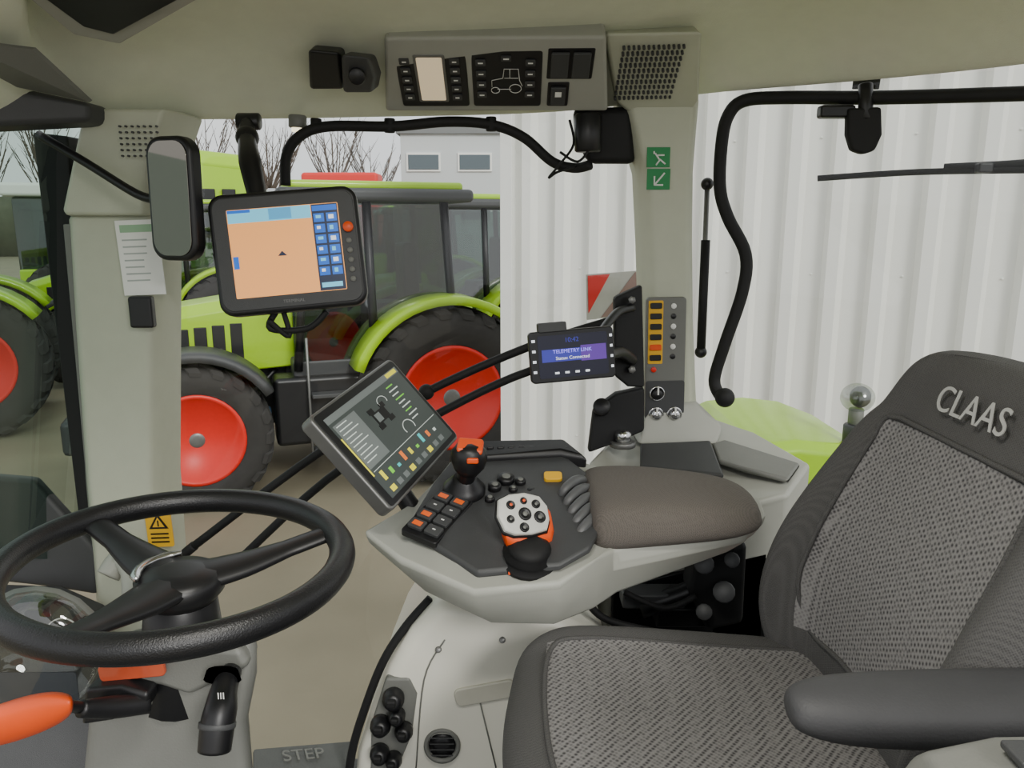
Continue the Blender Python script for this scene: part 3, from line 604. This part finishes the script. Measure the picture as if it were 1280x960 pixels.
for k in range(9): f.box('value',.72,.2+k*.045,.80+.03*(k%2),.212+k*.045,.002,.0024,UL if k%3 else UG,0)
box('machine',f.p(.5,.36,.0022),(.042,.022,.0006),BK,f.M,0); box('machine_cab',f.p(.47,.36,.0026),(.016,.016,.0006),UM,f.M,0)
for u,v in ((.44,.28),(.44,.44),(.57,.29),(.57,.43)): box('machine_wheel',f.p(u,v,.0024),(.016,.010,.0006),BK,f.M,0)
sweep('gauge',[f.p(.64+.06*math.cos(a*.5),.60-.07*math.sin(a*.5),.0022) for a in range(-1,8)],.0009,UL,n=4)
sweep('gauge',[f.p(.60+.05*math.cos(a*.5),.27-.05*math.sin(a*.5),.0022) for a in range(-1,8)],.0007,UL,n=4)
cols=[UY,UG,UT,UO,UY,UG,UT,UO,UL]
for k in range(9): f.box('bar',.13+k*.085,.70+.03*(k%3),.16+k*.085,.79,.002,.0024,cols[k],0); f.box('soft_button',.115+k*.085,.85,.165+k*.085,.90,.002,.0024,UM if k%3 else UY,0)
f.box('divider',.1,.67,.93,.675,.002,.0024,UL,0)
f.box('bar_green',.072,.3,.083,.7,.002,.0024,UY,0)
m0=f.p(.6,.55,-.03); sweep('support_arm',[m0,m0+f.ez*-.03+V((0,0,-.03)),P(530,640,1.33)+V((0,0,-.03))],.018,BK,n=10)
end('touch_terminal')
# ================================================================ cream inner housing
begin()
out=[(548,752),(512,790),(484,835),(462,890),(445,945),(438,1010),(436,1100),(760,1100),(760,800),(700,776)]
prism('shell',[P(a,b_,1.26) for a,b_ in out],(0,.32,0),CRM,.03,4)
sweep('door_seal',[P(538,748,1.30),P(508,782,1.29),P(480,825,1.28),(P(458,880,1.275)),P(440,940,1.275),P(432,1010,1.275)],.008,RUB,n=10)
prism('socket_plate',[P(482,848,1.256),P(512,848,1.256),P(522,868,1.256),P(515,920,1.256),P(496,965,1.256),P(462,968,1.256),P(464,905,1.256)],(0,.02,0),MGR,.006)
for px,py,r in ((492,872,.020),(476,905,.019),(496,893,.016),(505,912,.017),(475,940,.018),(492,948,.016)):
    c=P(px,py,1.252); lathe('socket',c,(0.1,-1,.2),[(r,0),(r,.012),(r*.8,.018),(r*.75,.026),(r*.4,.028)],BK,18); box('socket_cap',c+V((0,-.03,.008)),(r*.9,.012,r*.7),RUB,None,.004)
c=P(553,930,1.262); lathe('vent_ring',c,(0,-1,.1),[(.034,0),(.034,.008),(.028,.01),(.026,.004),(.024,.001)],MGR,32); lathe('vent_core',c,(0,-1,.1),[(.025,.001),(.025,.004),(.01,.006)],BK,24)
for k in range(4): box('vent_fin',c+V((0,-.008,-.018+k*.012)),(.045,.003,.002),DK,None,.0005)
f=Fr(P(566,862,1.258),P(642,848,1.258),P(568,884,1.258)); f.rrect('handle_recess',0,0,1,1,-.004,.004,mat('cream_dark',(190,188,174)),.012,.003)
sweep('seam',[P(556,800,1.258),P(530,850,1.258),P(520,960,1.258)],.0015,MGR,n=5); sweep('seam',[P(598,870,1.258),P(620,960,1.258)],.0015,MGR,n=5)
for px,py in ((548,812),(628,800),(636,905)): cyl('screw',P(px,py,1.262),P(px,py,1.256),.006,STL,n=10)
end('inner_housing')
begin(); prism('plate',[P(316,935,1.3),P(440,925,1.4),P(440,985,1.25),P(316,985,1.2)],(0,0,-.03),MATF,.006)
f=Fr(P(325,940,1.29),P(425,932,1.36),P(325,960,1.25)); f.text('tread_letters','STEP',.5,.5,.04,.003,MGR,.001); end('door_sill')
# ================================================================ SEAT
begin()
def sm(a,b,x):
    t=max(0,min(1,(x-a)/(b-a))); return t*t*(3-2*t)
YC=.93
rows=[(-.72,.49,.20,.03,.05),(-.70,.475,.235,.06,.08),(-.62,.478,.262,.088,.10),(-.55,.485,.268,.09,.11),(-.48,.498,.266,.082,.11),(-.42,.515,.262,.066,.11),(-.36,.535,.257,.048,.11),(-.31,.552,.248,.034,.10),(-.275,.564,.234,.024,.09),(-.268,.567,.231,.014,.09),(-.23,.58,.218,.012,.09),(-.20,.590,.20,.012,.085),(-.182,.602,.18,.01,.075),(-.172,.615,.15,.01,.05)]
rings=[]; A_=[-1,-.95,-.86,-.76,-.69,-.64,-.3,0,.3,.64,.69,.76,.86,.95,1]
for z,xc,hw,bo,th in rows:
    r=[]
    for a in A_:
        aa=abs(a); x=xc-bo*sm(.58,.84,aa)+(.03+bo*.3)*sm(.88,1,aa); r.append(R(x,YC+hw*a,z))
    for a in (.97,.7,.0,-.7,-.97): r.append(R(xc+th-(.02 if abs(a)>.9 else 0),YC+hw*a*.98,z+.0))
    rings.append(r)
loft('back_cushion',rings,FAB,sub=2,mats=[FAB,KNT],mfun=lambda i,j:1 if (4<=j<=9 and 2<=i<=7) else 0)
def bpt(k,a,off=-.002):
    z,xc,hw,bo,th=rows[k]; aa=abs(a); return R(xc-bo*sm(.58,.84,aa)+off,YC+hw*a,z)
q_=.69
sweep('piping',[bpt(8,q_),bpt(7,q_),bpt(6,q_),bpt(5,q_),bpt(4,q_),bpt(3,q_),bpt(2,.64),bpt(2,.3),bpt(2,0),bpt(2,-.3),bpt(2,-.64),bpt(3,-q_),bpt(4,-q_),bpt(5,-q_),bpt(6,-q_),bpt(7,-q_),bpt(8,-q_),bpt(8,-.3),bpt(8,0),bpt(8,.3)],.004,FAB,n=6,closed=True,k=3)
f=Fr(R(.579,.985,-.208),R(.579,.865,-.208),R(.566,.985,-.248)); f.text('embroidery','CLAAS',.5,.5,.050,.005,mat('thread_grey',(178,178,174),.8),.0006)
rings=[]
for x,zt,hw,zb in ((-.01,-.73,.17,-.755),(-.018,-.70,.20,-.78),(.0,-.668,.228,-.79),(.04,-.650,.247,-.79),(.10,-.645,.254,-.79),(.2,-.65,.256,-.79),(.32,-.66,.256,-.79),(.42,-.665,.25,-.78),(.50,-.67,.24,-.77)):
    r=[]
    for a in A_:
        aa=abs(a); z=zt+.012*sm(.55,.8,aa)-.045*sm(.84,1,aa); r.append(R(x+(.03*aa*aa if x<.06 else 0),YC+hw*a,z))
    for a in (1.0,.93,0,-.93,-1.0): r.append(R(x+(.03 if x<.06 else 0),YC+hw*a,zb+(.03 if abs(a)>.95 else 0)))
    rings.append(r)
loft('seat_cushion',rings,FAB,sub=2,mats=[FAB,KNT],mfun=lambda i,j:1 if (4<=j<=9 and i>=3) else 0)
sweep('cushion_piping',[R(.5,YC+.172,-.664),R(.3,YC+.176,-.653),R(.12,YC+.175,-.640),R(.06,YC+.15,-.645),R(.045,YC+.0,-.652),R(.06,YC-.15,-.645),R(.12,YC-.175,-.640),R(.3,YC-.176,-.653)],.004,FAB,n=6)
bx('seat_pan',R(.03,.72,-.86),R(.5,1.14,-.78),BK,.02,3)
loft('suspension_bellows',[[R(.06-s,.74-s,z),R(.46+s,.74-s,z),R(.46+s,1.12+s,z),R(.06-s,1.12+s,z)] for z,s in ((-1.15,.02),(-1.1,-.01),(-1.06,.02),(-1.02,-.01),(-.98,.02),(-.94,-.01),(-.9,.02),(-.86,0))],RUB,bevel=.006)
bx('back_shell',R(.58,.76,-.6),R(.66,1.10,-.25),BK,.03,3); bx('recline_bracket',R(.42,1.16,-.78),R(.52,1.2,-.6),BK,.015); bx('recline_bracket',R(.42,.66,-.78),R(.52,.70,-.6),BK,.015)
loft('arm_rest',[[R(x,y0,z0),R(x,y0-.006,(z0+z1)/2),R(x,y0+.008,z1-.004),R(x,(y0+y1)/2,z1),R(x,y1-.008,z1-.004),R(x,y1,(z0+z1)/2),R(x,y1-.01,z0)] for x,y0,y1,z0,z1 in ((.255,.625,.65,-.45,-.43),(.262,.612,.668,-.458,-.421),(.31,.60,.68,-.468,-.415),(.45,.598,.685,-.468,-.413),(.66,.598,.685,-.468,-.413),(.70,.60,.67,-.465,-.42))],mat('armrest_vinyl',(60,60,62),.6,bump=.2),sub=2)
bx('arm_pivot',R(.56,.62,-.62),R(.64,.67,-.44),BK,.02,3)
end('driver_seat')
begin(); loft('body',[[R(x,.40,-.62),R(x,.40,zt-.015),R(x,.415,zt),R(x,.475,zt),R(x,.49,zt-.015),R(x,.49,-.62)] for x,zt in ((.27,-.40),(.29,-.362),(.34,-.350),(.60,-.345),(.64,-.36))],MGR,bevel=.006); prism('slot',[R(.33,.435,-.347),R(.40,.435,-.347),R(.40,.46,-.347),R(.33,.46,-.347)],(0,0,.006),DK,.002)
bx('support',R(.34,.41,-1.15),R(.6,.48,-.6),MGR,.01); end('door_side_console')
# ================================================================ STEERING
begin()
wc=P(224,700,.93); nn=V((.05,-.02,1)).normalized(); ux=V((1,0,0)); ux=(ux-nn*ux.dot(nn)).normalized(); uy=nn.cross(ux)
RW=.207
def wp(a,r,z=0): a=math.radians(a); return wc+ux*math.cos(a)*r+uy*math.sin(a)*r+nn*z
sweep('rim',[wp(a,RW) for a in range(0,360,10)],.0175,LEA,n=16,closed=True,k=3,up=nn,rv=.018)
for a in (33,147,256):
    sweep('spoke',[wp(a,.02,-.028),wp(a,.08,-.024),wp(a,.14,-.014),wp(a,RW-.004,-.002)],[.040,.032,.021,.020],BK,up=nn,rv=[.014,.012,.009,.009],n=14)
lathe('hub',wc-nn*.06,nn,[(.04,0),(.055,.02),(.056,.035),(.046,.044),(.02,.047)],BK,32)
pts=[wp(a,.052,-.014) for a in range(110,225,12)]; sweep('hub_arc',pts,[.003]+[.007]*(len(pts)-2)+[.003],CHR,n=8,rv=.004,up=nn)  # narrow chrome arc on the left of the hub
cyl('column',wc-nn*.05,wc-nn*.20,.045,BK,.06)
end('steering_wheel')
begin()
sec2=[((150,792,.90),(322,786,.90),(318,780,1.0),(160,785,1.0)),((128,850,.88),(322,840,.88),(318,835,1.0),(138,840,1.0)),((110,905,.88),(310,900,.88),(310,880,1.0),(120,880,1.0)),((96,1060,.86),(322,1060,.86),(322,1030,1.0),(100,1030,1.0)),((80,1500,.80),(330,1500,.80),(330,1400,1.0),(80,1400,1.0))]
loft('housing',[[P(*q) for q in s] for s in sec2],MGR,bevel=.02,seg=4)
prism('upper_shroud',[P(128,812,.875),P(210,805,.875),P(300,812,.875),P(312,835,.875),P(236,872,.875),P(200,860,.875),P(122,850,.875)],(0,.05,0),MGR,.01,3)
f=Fr(P(122,832,.868),P(204,824,.868),P(124,852,.868)); f.rrect('indicator_lens',0,0,1,1,-.004,.003,mat('amber_lens',(190,82,52),.15,coat=.5),.006,.002)
loft('stalk_boot',[[P(278+dx*math.cos(a*.524),y+6*math.sin(a*.524),.85) for a in range(12)] for y,dx in ((838,20),(850,24))],BK)
sweep('stalk',[P(290,838,.87),P(280,862,.84),P(276,885,.82),P(272,905,.81),P(268,938,.80)],[.012,.016,.019,.020,.019],BK,n=18); 
cyl('stalk_ring',P(272,902,.812),P(271,910,.809),.0215,DK)
f=Fr(P(262,858,.80),P(290,858,.80),P(262,880,.80)); f.text('stalk_mark','III',.5,.5,.012,.002,WHT)
sweep('tilt_lever',[P(185,878,.86),P(140,884,.83),P(100,886,.80)],[.010,.012,.010],BK,rv=[.014,.014,.01],n=12)
prism('lever_bracket',[P(105,862,.85),P(150,858,.85),P(186,868,.85),P(184,888,.85),P(140,902,.85),P(100,908,.85)],(0,.03,0),BK,.006)
loft('release_lever',[[P(x,y-h,.76),P(x,y-h*.75,.735),P(x,y+h*.75,.735),P(x,y+h,.76),P(x,y+h*.75,.785),P(x,y-h*.75,.785)] for x,y,h in ((-45,914,22),(-20,912,27),(20,900,30),(60,888,27),(85,882,18),(92,880,8))],ORG,sub=2)
sweep('release_stem',[P(80,882,.77),P(100,884,.80),P(122,886,.84)],.007,BK,n=8)
end('steering_column')
begin()
loft('pod',[[P(cx+rx*math.cos(a*math.pi/10),cy-ry*math.sin(a*math.pi/10),Y) for a in range(20)] for cx,cy,rx,ry,Y in ((40,820,66,62,1.16),(44,818,88,80,1.08),(46,816,92,84,1.02),(44,816,84,76,1.0))],MGR,bevel=.004)
loft('dial_face',[[P(44+80*s*math.cos(a*math.pi/10),816-72*s*math.sin(a*math.pi/10),Y) for a in range(20)] for s,Y in ((1,.998),(.98,.994))],DK)
loft('lens',[[P(44+84*s*math.cos(a*math.pi/10),816-78*s*math.sin(a*math.pi/10),Y) for a in range(20)] for s,Y in ((1,.99),(.96,.97),(.8,.95),(.4,.935))],LENS)
f=Fr(P(-20,838,.985),P(108,838,.985),P(-20,880,.985)); f.rrect('lcd',.1,.05,.9,.95,0,.002,em('lcd_blue',(58,62,72),.1),.004,0)
for k in range(6): cyl('warning_lamp',P(10+k*14,800+4*(k%2),.99),P(10+k*14,800+4*(k%2),.985),.004,[ORG,GRN,RED,WHT,ORG,GRN][k],n=10)
for cx in (12,78): sweep('gauge',[P(cx+22*math.cos(a*.45),795-22*math.sin(a*.45),.988) for a in range(-1,9)],.0012,WHT,n=4); 
end('instrument_cluster')
begin(); prism('panel',[P(-120,740,1.36),P(60,745,1.40),P(120,770,1.42),P(135,1000,1.30),P(-120,1000,1.2)],(0,.05,0),DK,.01)
sweep('hose',[P(135,720,1.38),P(150,700,1.4),P(165,712,1.38),P(168,745,1.34)],.022,GRY,n=12)
end('front_dash_panel')
begin(); prism('panel',[R(.98,-.05,-1.15),R(1.1,-.05,-1.15),R(1.1,1.4,-1.15),R(.98,1.42,-1.15)],(0,0,.6),MGR,.01); end('wall_rear')
# ================================================================ light
w=bpy.data.worlds.new('overcast'); bpy.context.scene.world=w; w.use_nodes=True; nt=w.node_tree; bg=nt.nodes['Background']
tc=nt.nodes.new('ShaderNodeTexCoord'); n=nt.nodes.new('ShaderNodeTexNoise'); n.inputs['Scale'].default_value=2.5; n.inputs['Detail'].default_value=5
cr=nt.nodes.new('ShaderNodeValToRGB'); cr.color_ramp.elements[0].color=(.80,.83,.88,1); cr.color_ramp.elements[1].color=(1,1,.99,1)
nt.links.new(tc.outputs['Generated'],n.inputs['Vector']); nt.links.new(n.outputs['Fac'],cr.inputs[0]); nt.links.new(cr.outputs[0],bg.inputs['Color']); bg.inputs['Strength'].default_value=1.3
s=bpy.data.lights.new('sun','SUN'); s.energy=2.0; s.angle=math.radians(16); s.color=(1,.98,.94); so=bpy.data.objects.new('sun',s); bpy.context.scene.collection.objects.link(so); so.rotation_euler=(math.radians(62),0,math.radians(28)); so.location=(3,-5,6)
def area(name,loc,size,e,rot_):
    l=bpy.data.lights.new(name,'AREA'); l.shape='RECTANGLE'; l.size=size[0]; l.size_y=size[1]; l.energy=e; l.color=(1,.97,.9); o=bpy.data.objects.new(name,l); o.location=loc; o.rotation_euler=rot_; bpy.context.scene.collection.objects.link(o)
area('cab_fill_light',(.0,.45,CZ+.36),(.3,.15),7,(0,0,0))  # added fill lamp under the ceiling to brighten the cab interior
cam=bpy.data.cameras.new('camera'); co=bpy.data.objects.new('camera',cam); bpy.context.scene.collection.objects.link(co)
cam.sensor_width=36; cam.lens=27; cam.clip_start=.02; cam.clip_end=300; co.location=(0,0,CZ); co.rotation_euler=(math.pi/2-TH,0,0)
bpy.context.scene.camera=co
